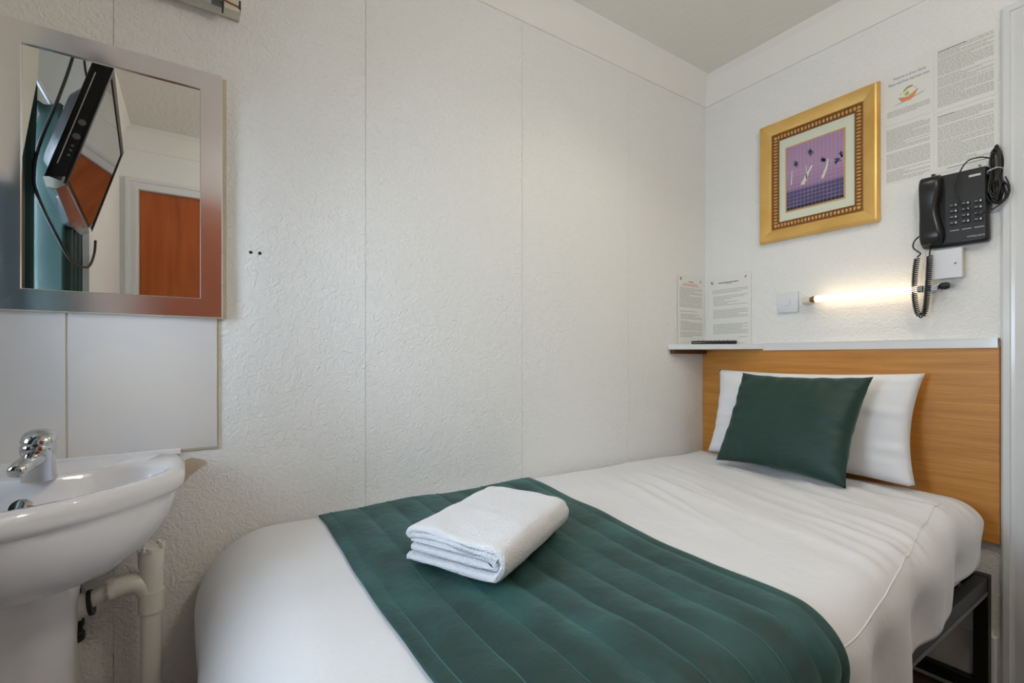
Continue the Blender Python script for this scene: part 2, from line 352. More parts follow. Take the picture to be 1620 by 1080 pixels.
XH, XF, RF, ZD = 1.915, .0, .165, .628           # duvet: head end, foot plane, foot fold radius, top level
def yfront(x): return .332+.058*(max(x, .1)-.84) if x > .84 else .332-.02*(.84-max(x, 0))
def duvet(a, b):
    """cloth point: a metres from the head end, b metres from the wall side (both along the cloth)"""
    x0 = XH-a; foot = XF+RF
    if x0 >= foot: x, dx = x0, 0.0
    else:
        s = foot-x0; q = RF*math.pi/2
        if s < q: x, dx = foot-RF*math.sin(s/RF), RF*(1-math.cos(s/RF))
        else: x, dx = XF+.03*min((s-q)/.3, 1), RF+(s-q)
    rf = .085; yw = 1.374; yf = yfront(x); edge = yf+rf; y0 = yw-b
    if y0 >= edge: y, dy = y0, 0.0
    else:
        s = edge-y0; q = rf*math.pi/2
        if s < q: y, dy = edge-rf*math.sin(s/rf), rf*(1-math.cos(s/rf))
        else: y, dy = yf, rf+(s-q)
    # tuck along the wall and soft body
    z = ZD-math.sqrt(dx*dx+dy*dy) if dx and dy else ZD-dx-dy
    wall = sst(.05, 0, b); z -= .02*wall*wall
    top = 1-sst(0, .09, dx+dy)
    z += top*(.006*nz(x*3.1, y*3.4, 1)+.004*nz(x*7, y*8, 4))
    # pulled creases fanning from the cushion over the head half
    k = sst(.95, 1.25, x)*sst(1.93, 1.75, x)
    w_ = x+(1.15-y)*.36; al = y-.36*x
    r1 = 1-abs(nz(w_*8.5, al*1.1, 9)); r2 = 1-abs(nz(w_*15, al*1.6, 21))
    am = k*sst(1.32, .98, y)*(.55+.9*abs(nz(x*2, y*2.2, 3)))
    z += top*am*(.020*max(r1-.55, 0)**1.6*3+.009*max(r2-.5, 0)**1.5*3)
    # hanging folds at the front
    hang = sst(.02, .16, dy)
    hang *= 1-.6*sst(1.65, 1.9, x); y += -hang*(.013*math.sin(x*23+3*nz(x*2, z*3, 5))+.022*nz(x*9, z*1.8, 2))+hang*.008
    hx = sst(.05, .25, dx)
    x += -hx*(.008*math.sin(y*16+2*nz(y*2, z*2, 7)))-.010*hx*nz(y*3, z*4, 8)
    return Vector((x, y, z))
A_LEN = (XH-XF-RF)+RF*math.pi/2+.34
def hem(a):
    x = XH-a; T_ = [(-1, .30), (.8, .33), (1.05, .355), (1.24, .385), (1.42, .425), (1.62, .452), (1.78, .480), (1.86, .535), (1.915, .572)]
    for (xa, za), (xb, zb) in zip(T_, T_[1:]):
        if xa <= x <= xb+1e-6: zt = za+(zb-za)*(x-xa)/(xb-xa)
    return (1.374-(yfront(max(x, 0))+.085))+.085*math.pi/2+(ZD-zt-.085)
def duvet_uv(u, v):
    a = A_LEN*v
    # finer rows near the folds come from the uniform density
    h = hem(a); 
    if u <= .06: b = 0.05*u/.06
    else: b = .05+(h-.05)*(u-.06)/.94
    return duvet(a, b)
dv = obj('duvet', grid(duvet_uv, 170, 240), 'duvet', None, 180)
md = dv.modifiers.new('thickness', 'SOLIDIFY'); md.thickness = .018; md.offset = -1
tag(dv, 'plain white duvet spread over the single bed', 'duvet')
# stitched seam of the duvet cover near the front edge
def seam_pts():
    out = []
    for k in range(60):
        x = 1.80-k*.0165; y = .452-.125*sst(1.80, .80, x)*1.0
        p = duvet(XH-x, 1.374-y); out.append(p+Vector((0, 0, .0006)))
    return out
obj('seam', tube(seam_pts(), .0016, 5), 'duvet', dv, 60)

# quilted runner
def runner_uv(u, v):
    """u across the runner (along the bed), v from the wall to the front hem"""
    b = .030+v*1.20
    y = 1.374-b
    xr = .955-.085*sst(1.35, .55, y)-.010*sst(.6, .3, y); xl = .272-.018*sst(1.35, .8, y)
    x = xr+(xl-xr)*u; a = XH-x
    e = .004
    p = duvet(a, b); n = (duvet(a+e, b)-duvet(a-e, b)).cross(duvet(a, b+e)-duvet(a, b-e)).normalized()
    if n.z < 0 and b < .8: n = -n
    if n.y > 0 and b >= .8 and n.z < .3: n = -n
    w = xr-xl; d = u*w
    # quilting channels
    d = u*.683; w_ = .683
    if d < .030 or w_-d < .030: q = math.sqrt(max(0, math.sin(math.pi*min(1, min(d, w_-d)/.030)))) *.35
    else:
        ch = (u*.683-.030)/((.683-.060)/8); q = abs(math.sin(math.pi*(ch % 1)))**.55
    am = .0085*(.75+.5*nz(x*5, y*3, 6))*sst(-.02, .08, v)
    wr = .008*nz(x*4+y*2, y*4.5, 11)+.0016*nz(x*13, y*20, 12)
    edge = min(u, 1-u)*w
    return p+n*(.006+am*q+max(wr, -.003)*sst(0, .06, edge))
rn = obj('bed_runner', grid(runner_uv, 160, 150), 'velvet', None, 180)
md = rn.modifiers.new('thickness', 'SOLIDIFY'); md.thickness = .006; md.offset = -1
tag(rn, 'dark green quilted velvet bed runner across the foot half', 'bed runner')

for k_ in range(9):                      # stitched quilting lines
    us = [(.030+(.683-.060)*k_/8)/.683 for _ in range(2)]
    obj('stitch_line', tube([Vector(runner_uv(us[0], j_/110))+Vector((0, -.0015 if j_ > 88 else 0, .0010)) for j_ in range(111)], .0011, 5), 'stitch', rn, 60)
# pillows
def pillow(w, h, t, seed, mtx, n=44, sag=.0, pinch=.07):
    def side(sg):
        def fn(u, v):
            a, b = 2*u-1, 2*v-1
            e = max(0, (1-abs(a)**2.6))*max(0, (1-abs(b)**2.6)); th = t*.5*e**.42
            ca = 1-pinch*(1-abs(b)**2)*abs(a)**3; cb = 1-pinch*(1-abs(a)**2)*abs(b)**3
            x = a*ca*w/2; y = b*cb*h/2
            wr = .014*nz(x*7+seed, y*7, seed)*e**.5+.005*nz(x*18, y*18+seed, 2)*e**.5
            # gathers running in from the edges
            g = .012*nz(b*6+seed, a*1.2, seed+1)*sst(.45, .95, abs(a))*(e**.3)+.010*nz(a*6+seed, b*1.2, seed+5)*sst(.45, .95, abs(b))*(e**.3)
            y -= sag*(1-b)*.5*(1-a*a)
            return mtx @ Vector((x, y, sg*(th+wr*.7+g)))
        return grid(fn, n, n)
    f, bk = side(1), side(-1); V, F = join(f, bk)
    me = bmesh.new(); vs_ = [me.verts.new(p) for p in V]
    for q in F: me.faces.new([vs_[i] for i in q])
    bmesh.ops.remove_doubles(me, verts=me.verts[:], dist=.0004); me.verts.index_update()
    out = [p.co.copy() for p in me.verts], [tuple(q.index for q in fc.verts) for fc in me.faces]; me.free(); return out
def corners_basis(bl, br, tl, tr, lift=0):
    bl, br, tl, tr = map(Vector, (bl, br, tl, tr)); c = (bl+br+tl+tr)/4
    u = ((br-bl)+(tr-tl)).normalized(); v = ((tl-bl)+(tr-br)).normalized(); n = u.cross(v).normalized(); v = n.cross(u)
    return basis(c, u, v, n), ((br-bl).length+(tr-tl).length)/2, ((tl-bl).length+(tr-br).length)/2
mx, w, h = corners_basis((1.870, 1.315, .645), (1.872, .572, .645), (1.955, 1.228, .992), (1.955, .520, .996))
pw = obj('pillow', pillow(w, h, .12, 3, mx), 'pillow', None, 180); tag(pw, 'white pillow leaning on the oak headboard behind the cushion', 'pillow')
mx, w, h = corners_basis((1.722, 1.150, .650), (1.640, .662, .650), (1.838, 1.072, .985), (1.838, .632, .985))
cu = obj('cushion', pillow(w, h, .13, 11, mx, sag=.0, pinch=.10), 'satin', None, 180); tag(cu, 'dark green satin cushion leaning on the white pillow', 'cushion')

# folded towel: one long strip rolled into layers, extruded along its length
def towel():
    W_, H_ = .255, .066; th = .0155
    # centre line in (a across, c up): starts inside, winds outwards
    path = [(-.115, .034), (.06, .034), (.088, .035)]
    path = [(-.118, .0255), (.085, .0245), (.100, .031), (.085, .0385), (-.095, .041), (-.118, .0415)]
    sc_ = .88; outer = [(-.122, .0085), (-.05, .0078), (.09, .0080), (.112, .012), (.1235, .028), (.121, .046), (.104, .0575), (.05, .0605), (-.05, .0605), (-.110, .0585), (-.124, .0525), (-.118, .0475), (-.09, .0505), (.06, .0500), (.098, .0470), (.110, .0430)]
    def strip(pl, th_, l0, l1, seed, ns=80):
        c = spline([(a*sc_, 0, z*1.06) for a, z in pl], 7); rings = []
        for j in range(ns+1):
            s = j/ns; l = l0+(l1-l0)*s; left, right = [], []
            ef = min(1, math.sqrt(max(0, min(s, 1-s)*ns/2.2)))*.5+.5
            for i, p in enumerate(c):
                t = (c[min(i+1, len(c)-1)]-c[max(i-1, 0)]).normalized(); n_ = Vector((-t.z, 0, t.x))
                q = p.copy(); q.z *= 1+.13*nz(l*6, p.x*8, seed)+.05*nz(l*17, p.x*20, seed+9); q.x += .004*nz(l*9, p.z*30, seed+4)
                wob = .0022*nz(l*26, i*.35, seed+2)+.0009*nz(l*90, i*1.3, seed+3)
                sh = Vector((0, l+.004*nz(p.x*14, p.z*40, seed+7)*(1 if s in (0, 1) else .3), 0))
                left.append(q+n_*(th_/2*ef+wob)+sh); right.append(q-n_*(th_/2*ef+wob*.5)+sh)
            rings.append(left+right[::-1])
        return loft(rings)
    return strip(outer, .0145, -.170, .170, 1), strip(path, .0135, -.166, .166, 5)
tl_o, tl_i = towel()
tb = basis((.541, .886, .649), (.44, -.898, 0), (.86, .51, 0), (0, 0, 1))
# local frame: x across (towards the camera side), y along, z up
tw = thing('towel', 'folded white towel lying on the green runner', 'towel', (.541, .886, .649))
obj('outer_fold', xf(tl_o, tb), 'towel', tw, 70)
obj('inner_fold', xf(tl_i, tb), 'towel', tw, 70)

# headboard panel, its white capping, corner shelf
hb = obj('headboard', box(XB-.022, XB-.0005, .386, 1.388, .488, 1.084, .0015, 1), 'oak'); tag(hb, 'wide oak veneer headboard panel fixed to the wall', 'headboard')
tp = obj('capping_strip', join(box(XB-.026, XB-.0225, .389, 1.098, 1.079, 1.106), box(XB-.026, XB-.0005, .389, 1.098, 1.1055, 1.109)), 'gloss_white'); tag(tp, 'white capping strip along the top of the oak headboard', 'capping strip')
sh = thing('corner_shelf', 'small white corner shelf above the end of the headboard', 'shelf', (1.94, 1.30, 1.082))
obj('shelf_board', prism([(1.752, 1.389), (1.752, 1.382), (2.012, 1.088), (2.0265, 1.080), (2.0265, 1.389)], 1.085, 1.107), 'gloss_white', sh)
obj('batten', box(1.768, 2.004, 1.366, 1.3895, 1.066, 1.0848, .001), 'darkwood', sh)

# ------------------------------------------------------------------ papers
def print_lines(w, h, blocks, seed, lh=.0036, size=.0016):
    """rows of short dashes standing for type too small to read: (top, bottom, indent, fill) in metres from the top"""
    rnd = random.Random(seed); V, F = [], []
    for t, b, ind, fill in blocks:
        y = t
        while y < b:
            x = ind; end = w*.94 if rnd.random() < fill else w*(.35+.5*rnd.random())
            while x < end:
                l = min(.004+.012*rnd.random(), end-x)
                n = len(V); V += [(x, -y, 0), (x+l, -y, 0), (x+l, -y-size, 0), (x, -y-size, 0)]; F.append((n, n+1, n+2, n+3)); x += l+.0016
            y += lh
    return [Vector(p) for p in V], F
def sheet(name, label, mtx, w, h, blocks, seed, lh=.0042, size=.0015, group=None):
    """mtx: local a right, b up, c out; origin at the top left corner"""
    t = thing(name, label, 'notice', tuple(mtx @ Vector((w/2, -h, 0))), group)
    obj('paper', xf(box(0, w, -h, 0, 0.0004, .0012), mtx), 'paper', t)
    if blocks: obj('print_lines', xf(print_lines(w, h, blocks, seed, lh, size), mtx @ Matrix.Translation((0, 0, .0014))), 'ink', t)['kind'] = 'stuff'
    return t, mtx @ Matrix.Translation((0, 0, .0015))
def flat(poly): return [Vector((a, b, 0)) for a, b in poly], [tuple(range(len(poly)))]
RW = lambda y, z, c=0: basis((XB-c, y, z), (0, -1, 0), (0, 0, 1), (-1, 0, 0))
n1, m1 = sheet('welcome_notice', 'welcome notice with an orange boat picture right of the gold frame', RW(.681, 2.058), .136, .198, [(.152, .172, .010, .6)], 1)
TX = lambda s, a, b, sz, wd: xf(text(s, sz, Matrix.Translation((a, b, 0)), 'CENTER', wd), m1)
obj('heading', join(TX('Welcome to all our Guests', .072, -.046, .0135, .60), TX('Please read these important notes', .070, -.0635, .0135, .60)), 'inkblue', n1)
obj('boat_print', xf(flat([(.040, -.112), (.068, -.118), (.098, -.100), (.086, -.124), (.074, -.132), (.052, -.130)]), m1), 'inkorange', n1)
obj('water_print', xf(flat([(.022, -.136), (.05, -.129), (.118, -.115), (.108, -.121), (.055, -.134)]), m1 @ Matrix.Translation((0, 0, -.0001))), 'inkgrey', n1)
obj('dome_print', xf(flat([(.054, -.100), (.058, -.090), (.068, -.083), (.082, -.083), (.082, -.089), (.070, -.090), (.060, -.096)]), m1), 'inkbrown', n1)
obj('leaf_print', xf(flat([(.060, -.104), (.066, -.098), (.072, -.102), (.072, -.112), (.064, -.114), (.058, -.109)]), m1), 'inkgreen', n1)
for q_ in ([(.045, -.103), (.052, -.099), (.05, -.104)], [(.084, -.095), (.092, -.092), (.089, -.097)]): obj('bird_print', xf(flat(q_), m1), 'inkorange', n1)
sheet('notice', 'printed notice sheet below the boat picture, beside the gold frame', RW(.681, 1.856), .136, .200, [(.012, .086, .008, .8), (.096, .150, .008, .8), (.158, .192, .008, .7)], 2)
n3, m3 = sheet('notice', 'printed notice sheet highest on the wall near the door frame', RW(.541, 2.060), .148, .210, [(.013, .034, .007, .8), (.040, .092, .007, .85), (.098, .128, .007, .7), (.134, .196, .007, .85)], 3)
obj('bold_line', xf(box(.007, .075, -.0135, -.0118, 0, .0001), m3), 'inkdark', n3)
n4, m4 = sheet('notice', 'printed notice sheet just above the black telephone', RW(.541, 1.847), .148, .196, [(.012, .040, .007, .8), (.046, .088, .007, .85), (.094, .178, .007, .85)], 4)
for q_ in (box(.030, .140, -.187, -.1855, 0, .0001), box(.007, .05, -.0125, -.011, 0, .0001)): obj('bold_line', xf(q_, m4), 'inkdark', n4)
# two laminated sheets standing on the corner shelf
def logo(m, a, b, k):
    s = .013
    if k == 0: g = [[(0, 0), (s*.35, 0), (s*.2, -s*.45), (s*.6, -s*.4), (s*.95, -s), (s*.3, -s*.9), (0, -s*.5)], [(s*.6, 0), (s, 0), (s, -s*.4)]]
    else: g = [[(s, 0), (s*.1, -s*.75), (0, -s), (s*.5, -s*.8), (s*.75, -s*.85), (s*.65, -s*.55)], [(s*.3, -s*.05), (s*.55, -s*.05), (s*.45, -s*.3)]]
    return xf(join(*[flat([(a+p, b+q) for p, q in poly]) for poly in g]), m)
sA, mA = sheet('information_sheet', 'laminated rules sheet with a pink heading, left one on the corner shelf', basis((1.817, YA-.002, 1.428), (1, 0, .004), (0, 0, 1), (0, -1, 0)), .190, .319,
    [(.060, .088, .014, .9), (.092, .128, .014, .85), (.132, .150, .014, .8), (.166, .172, .014, 0), (.180, .206, .020, .8), (.212, .252, .020, .75), (.262, .284, .018, .8)], 8, .0065, .0022)
for q_ in (logo(mA, .016, -.012, 0), logo(mA, .160, -.016, 1)): obj('logo', q_, 'inkdark', sA)
obj('bold_line', xf(box(.078, .112, -.032, -.029, 0, .0001), mA), 'inkdark', sA)
for q_ in (box(.040, .145, -.044, -.039, 0, .0001), box(.028, .155, -.051, -.047, 0, .0001)): obj('pink_line', xf(q_, mA), 'inkpink', sA)
sB, mB = sheet('information_sheet', 'laminated information sheet with small type, right one on the corner shelf', basis((XB-.002, 1.372, 1.428), (0, -1, 0), (0, 0, 1), (-1, 0, 0)), .208, .319,
    [(.066, .082, .022, .8), (.096, .142, .026, .15), (.160, .196, .026, .6), (.226, .270, .026, .5), (.286, .288, .15, .9)], 9, .0068, .0020)
for q_ in (logo(mB, .014, -.024, 0), logo(mB, .178, -.012, 1)): obj('logo', q_, 'inkdark', sB)
for q_ in (box(.052, .150, -.0365, -.0335, 0, .0001), box(.085, .12, -.0425, -.041, 0, .0001)): obj('bold_line', xf(q_, mB), 'inkdark', sB)
# remote control on the shelf
ra, rb_ = Vector((1.868, 1.352, 1.1075)), Vector((1.972, 1.196, 1.1075)); ru = (rb_-ra).normalized(); rv = Vector((-ru.y, ru.x, 0)); RM = basis(ra, ru, rv, (0, 0, 1))
rc = thing('remote_control', 'black remote control on the white corner shelf', 'remote control', tuple((ra+rb_)/2))
obj('case', xf(box(0, .186, -.020, .020, 0, .016, .004), RM), 'phone', rc, 50)
for i in range(8):
    for j in range(3): obj('button', xf(lathe([(.0035, 0), (.003, .0015)], (.03+i*.017, -.011+j*.011, .016), 8), RM), 'key', rc)

# ------------------------------------------------------------------ framed picture
pf = thing('picture', 'gold framed purple print with a cream mount above the bed lamp', 'picture', (XB, .9, 1.53))
Y0, Y1, Z0, Z1 = 1.118, .690, 1.532, 2.026
def rect_ring(d, n): return [(XB-n, Y0-d, Z0+d), (XB-n, Y1+d, Z0+d), (XB-n, Y1+d, Z1-d), (XB-n, Y0-d, Z1-d)]
def frame_sides(prof, name, m, smooth=None):
    rs = [rect_ring(d, n) for d, n in prof]
    for k in range(4): obj(name, loft([[r[k] for r in rs], [r[(k+1) % 4] for r in rs]]), m, pf, smooth)
frame_sides([(0, .001), (0, .014), (.004, .024), (.009, .027), (.016, .0265), (.048, .014), (.050, .0105), (.050, .001)], 'frame_side', 'gold', 30)
frame_sides([(.050, .001), (.050, .010), (.053, .0115), (.055, .009), (.073, .009), (.0755, .0115), (.078, .009), (.078, .001)], 'beading_base', 'golddark')
def bead(c, du): return xf(lathe([(.0004, -.0085), (.0034, -.005), (.0045, 0), (.0034, .005), (.0004, .0085)], (0, 0, 0), 8), basis(c, Vector(du), Vector((-1, 0, 0)), Vector((0, -du[2], du[1]))))
d = .064
for nm, a0, a1, ver in (('l', Z0+d, Z1-d, 1), ('r', Z0+d, Z1-d, 1), ('b', Y1+d, Y0-d, 0), ('t', Y1+d, Y0-d, 0)):
    cnt = round((a1-a0)/.0132); bs = []
    for i in range(cnt+1):
        t_ = a0+(a1-a0)*i/cnt
        c = {'l': (XB-.0095, Y0-d, t_), 'r': (XB-.0095, Y1+d, t_), 'b': (XB-.0095, t_, Z0+d), 't': (XB-.0095, t_, Z1-d)}[nm]
        bs.append(bead(c, (0, 0, 1) if ver else (0, 1, 0)))
    o = obj('beading', join(*bs), 'goldbead', pf, 60); o['kind'] = 'stuff'
obj('mount', box(XB-.006, XB-.001, Y1+.077, Y0-.077, Z0+.077, Z1-.077), 'matboard', pf)
obj('fillet', box(XB-.0066, XB-.0058, Y1+.108, Y0-.102, Z0+.110, Z1-.116), 'goldbead', pf)
ap = obj('print', box(XB-.0072, XB-.0064, Y1+.113, Y0-.107, Z0+.116, Z1-.121), 'art', pf)
ay0, aw, az0, ah = Y0-.107, (Y0-.107)-(Y1+.113), Z0+.116, (Z1-.121)-(Z0+.116)
AP = basis((XB-.0074, ay0, az0), (0, -aw, 0), (0, 0, ah), (-1, 0, 0))
trunks = [[(.26, .36), (.36, .50), (.46, .62), (.475, .60), (.40, .48), (.33, .35)], [(.62, .37), (.70, .52), (.735, .64), (.75, .63), (.73, .50), (.67, .37)], [(.08, .40), (.10, .62), (.11, .62), (.10, .40)], [(.36, .40), (.36, .64), (.37, .64), (.38, .40)]]
for q in trunks: obj('print_trunk', xf(flat(q), AP), 'matboard', ap)
heads = []; rh = random.Random(4)
for cx_, cy_, s_ in ((.17, .71, .9), (.44, .81, 1), (.65, .65, 1.1), (.90, .56, 1.0), (.96, .64, .7)):
    for k in range(16):
        an = rh.uniform(0, 6.28); l_ = rh.uniform(.03, .075)*s_; c_, n_ = math.cos(an), math.sin(an)*1.05
        ox, oy = rh.uniform(-.012, .012), rh.uniform(-.02, .02)
        heads.append(flat([(cx_+ox, cy_+oy), (cx_+ox+c_*l_*.5-n_*.010, cy_+oy+n_*l_*.5+c_*.010), (min(cx_+ox+c_*l_, .995), cy_+oy+n_*l_), (cx_+ox+c_*l_*.5+n_*.008, cy_+oy+n_*l_*.5-c_*.008)]))
M['inkslate'] = mat('inkslate', S((70, 84, 118)), .6)
obj('print_palm_head', xf(join(*heads), AP @ Matrix.Translation((0, 0, .0002))), 'inkslate', ap)['kind'] = 'stuff'

# ------------------------------------------------------------------ strip lamp, switch, junction box
xl = XB-.042; zl = 1.2735
lp = thing('wall_lamp', 'lit white strip lamp on the wall above the headboard', 'wall lamp', (XB, .73, 1.25))
obj('tube', tube([(xl, .886, zl), (xl, .573, zl)], .0115, 16), 'tube_lit', lp, 60)
obj('tube_cap', tube([(xl, .886, zl), (xl, .897, zl), (xl, .898, zl), (xl, .903, zl)], [.0118, .0118, .009, .009], 14), 'golddark', lp, 40)
obj('tube_cap', tube([(xl, .573, zl), (xl, .560, zl)], .0118, 14), 'silver', lp, 40)
obj('lamp_holder', join(box(XB-.050, XB-.0005, .904, .934, zl-.011, zl+.011, .003), box(XB-.03, XB-.0005, .915, .94, zl-.016, zl-.009)), 'plastic_cream', lp)
obj('lamp_holder', box(XB-.050, XB-.0005, .520, .560, zl-.010, zl+.010, .003), 'silver', lp)
obj('end_cap', lathe([(.006, .012), (.011, .008), (.012, -.004), (.009, -.012)], (XB-.038, .508, zl+.004), 12, 'y'), 'rubber', lp, 50)
sw = thing('light_switch', 'white square light switch left of the strip lamp', 'light switch', (XB, 1.007, 1.233))
obj('plate', box(XB-.010, XB-.0005, .966, 1.048, 1.233, 1.317, .003), 'plastic_white', sw, 40)
obj('rocker', box(XB-.0135, XB-.009, .996, 1.018, 1.262, 1.289, .0015), 'plastic_white', sw)
jb = thing('junction_box', 'white blank electrical box below the black telephone', 'electrical box', (XB, .515, 1.30))
obj('box_body', box(XB-.030, XB-.0005, .468, .552, 1.303, 1.392, .002), 'plastic_cream', jb)
obj('cover', box(XB-.036, XB-.029, .466, .554, 1.301, 1.394, .002), 'plastic_white', jb)
obj('screw', lathe([(.0032, 0), (.0028, -.0015)], (XB-.036, .482, 1.347), 10, 'x'), 'chrome', jb)
obj('screw', lathe([(.0032, 0), (.0028, -.0015)], (XB-.036, .538, 1.347), 10, 'x'), 'plastic_white', jb)

# ------------------------------------------------------------------ telephone (local a right, b up, c out from the wall)
PW, PH_ = .162, .230
ph = thing('telephone', 'black wall telephone with a coiled cord hanging below it', 'telephone', (XB, .49, 1.405))
PM = basis((XB, .568, 1.405), (0, -1, -.02), (0, .01, 1), (-1, 0, 0))
T = lambda vf: xf(vf, PM)
obj('case', T(join(box(0, PW, 0, PH_, .001, .034, .010, 3))), 'phone', ph, 50)
obj('face_panel', T(prism(rrect(.064, PW-.006, .010, PH_-.008, .008), .033, .0385)), 'phonepanel', ph, 40)
# handset: rounded sections with a waist on its right side
def handset():
    rings = []
    for k in range(41):
        s = k/40; b = .006+s*(PH_-.004); e = math.sqrt(max(0, 1-abs(2*s-1)**7))
        waist = .011*math.exp(-((s-.52)/.20)**2); a0 = .001+.004*(1-e); a1 = .058-waist+.004*math.exp(-((s-.12)/.1)**2)-.006*(1-e)
        c1 = .034+(.030-.006*math.exp(-((s-.5)/.25)**2))*e+.002
        rings.append([(p, b, q) for p, q in rrect(a0, a1, .030, c1, min(.013, (c1-.030)*.45), 4)])
    return loft(rings)
obj('handset', T(handset()), 'phone', ph, 60)
obj('cradle_hook', T(box(.028, .038, PH_-.004, PH_+.010, .02, .034, .002)), 'phone', ph)
for i in range(3):
    for j in range(4):
        a, b = .074+i*.0285, .124-j*.0185
        ky = obj('key', T(box(a, a+.020, b-.006, b+.006, .038, .0425, .0015)), 'key', ph)
        obj('key_print', T(join(box(a+.002, a+.009, b+.0005, b+.0018, .0425, .0427), box(a+.0135, a+.0175, b-.002, b+.003, .0425, .0427))), 'printwhite', ky)
obj('label_strip', T(box(.120, .147, .202, .2085, .0385, .0391)), 'printwhite', ph)
for i in range(3): obj('memory_line', T(box(.074+i*.0285, .096+i*.0285, .0445, .0462, .0385, .0389)), 'printwhite', ph)
obj('lettering', T(text('INTERQUARTZ', .0062, Matrix.Translation((.114, .018, .0389)), 'LEFT', .95)), 'printwhite', ph)
obj('wall_hook', T(tube([(.140, PH_, .012), (.140, PH_+.008, .014), (.137, PH_+.010, .016)], .003)), 'steel', ph)
# coiled cord
def coil(path, rc_, rw, turns, per=9):
    P = spline(path, 24); n = turns*per; out = []
    L = [0]
    for i in range(1, len(P)): L.append(L[-1]+(P[i]-P[i-1]).length)
    j = 0
    for k in range(n+1):
        s = L[-1]*k/n
        while j < len(L)-2 and L[j+1] < s: j += 1
        f = (s-L[j])/(L[j+1]-L[j]); p = P[j].lerp(P[j+1], f); t = (P[j+1]-P[j]).normalized()
        a = Vector((1, 0, 0)); b = t.cross(a).normalized(); an = 2*math.pi*k/per
        out.append(p+a*math.cos(an)*rc_+b*math.sin(an)*rc_)
    return tube(out, rw, 5)
xc = XB-.052
obj('coiled_cord', coil([(xc, .573, 1.375), (xc, .578, 1.33), (xc, .580, 1.26), (xc, .574, 1.205), (xc, .563, 1.186), (xc, .552, 1.205), (xc, .546, 1.27), (xc, .543, 1.33), (xc, .541, 1.378)], .0068, .0020, 62), 'cable', ph, 80)
obj('cord_lead', tube(spline([(xc, .573, 1.378), (xc, .564, 1.388), (xc, .570, 1.396), (xc, .583, 1.412), (xc, .580, 1.432), (xc+.01, .570, 1.448)]), .0022, 6), 'cable', ph, 80)
obj('cord_lead', tube(spline([(xc, .541, 1.378), (xc, .540, 1.392), (xc+.015, .541, 1.410)]), .0022, 6), 'cable', ph, 80)
# hank of cable beside the telephone
loops = []
rnd = random.Random(5)
for k in range(8):
    yc, zc_ = .394+rnd.uniform(-.006, .004), 1.600+rnd.uniform(-.010, .008); a_, b_ = rnd.uniform(.007, .016), rnd.uniform(.060, .082); xx = XB-.012-.005*k
    pts = []
    for i in range(13):
        an = 2*math.pi*i/12; pin = 1-.62*math.exp(-((math.sin(an)*b_-.012)/.022)**2)
        pts.append((xx+rnd.uniform(-.002, .002), yc+math.cos(an)*a_*pin, zc_+math.sin(an)*b_))
    loops.append(tube(spline(pts[:-1], 5, True)+[Vector(pts[0])], .0024, 6))
for k in range(4):
    yc, zc_ = .388, 1.540+rnd.uniform(-.006, .006); a_, b_ = rnd.uniform(.014, .026), rnd.uniform(.024, .036); xx = XB-.014-.006*k
    loops.append(tube(spline([(xx, yc+math.cos(2*math.pi*i/10)*a_, zc_+math.sin(2*math.pi*i/10)*b_) for i in range(10)], 5, True), .0024, 6))
obj('cable_hank', join(*loops), 'cable', ph, 80)
obj('cable_tie', tube(spline([(XB-.056, .402, 1.606), (XB-.054, .384, 1.611), (XB-.02, .378, 1.612), (XB-.01, .392, 1.606), (XB-.03, .408, 1.604), (XB-.055, .404, 1.606)]), .0016, 5), 'printwhite', ph)
obj('cable_strand', tube(spline([(XB-.03, .404, 1.650), (XB-.042, .424, 1.657), (XB-.056, .450, 1.650), (XB-.058, .470, 1.612), (XB-.058, .478, 1.566), (XB-.058, .470, 1.530), (XB-.058, .446, 1.500), (XB-.056, .420, 1.487), (XB-.05, .392, 1.492), (XB-.04, .366, 1.520), (XB-.035, .362, 1.552), (XB-.03, .372, 1.585)]), .0020, 6), 'cable', ph, 80)

# ------------------------------------------------------------------ mirror and the dead strip light over it
k = 1.370/1.39
mx0, mx1, mz0, mz1 = -.350*k, .0545*k, 1.05+.0975*k, 1.05+.701*k
mr = thing('mirror', 'wall mirror with a wide brushed steel frame above the basin', 'mirror', ((mx0+mx1)/2, YA, mz0))
def mring(d, n): return [(mx0+d, YA-n, mz0+d), (mx1-d, YA-n, mz0+d), (mx1-d, YA-n, mz1-d), (mx0+d, YA-n, mz1-d)]
prof = [(0, .004), (0, .018), (.0015, .020), (.0445, .0195), (.0460, .018), (.0460, .012)]
rs = [mring(d_, n_) for d_, n_ in prof]
for q in range(4): obj('frame_side', loft([[r[q] for r in rs], [r[(q+1) % 4] for r in rs]]), 'steel', mr)
g = .0455; obj('glass', box(mx0+g, mx1-g, YA-.0150, YA-.010, mz0+g, mz1-g), 'mirror', mr)
obj('backing_board', box(mx0-.006, mx1+.009, YA-.0085, YA-.0004, mz0-.001, mz1-.002), 'board', mr)
sl = thing('strip_light', 'unlit strip light fitting on the wall above the mirror', 'strip light', (-.10, YA, 1.90))
obj('channel', prism([(0, 1.899), (.010, 1.896), (.030, 1.905), (.030, 1.943), (.010, 1.952), (0, 1.952)], -.30, .091, basis((0, YA-.0004, 0), (0, -1, 0), (0, 0, 1), (1, 0, 0))), 'plastic_cream', sl)
obj('tube', tube([(-.29, YA-.046, 1.906), (.030, YA-.046, 1.906)], .0125, 14), 'tube_off', sl, 60)
obj('tube_end', tube([(.030, YA-.046, 1.906), (.054, YA-.046, 1.906)], .0128, 14), 'greymetal', sl, 60)
obj('tube_holder', box(.052, .0555, YA-.062, YA-.029, 1.889, 1.924), 'rubber', sl)
obj('end_cap', box(.0885, .0925, YA-.033, YA-.004, 1.912, 1.932), 'rubber', sl)
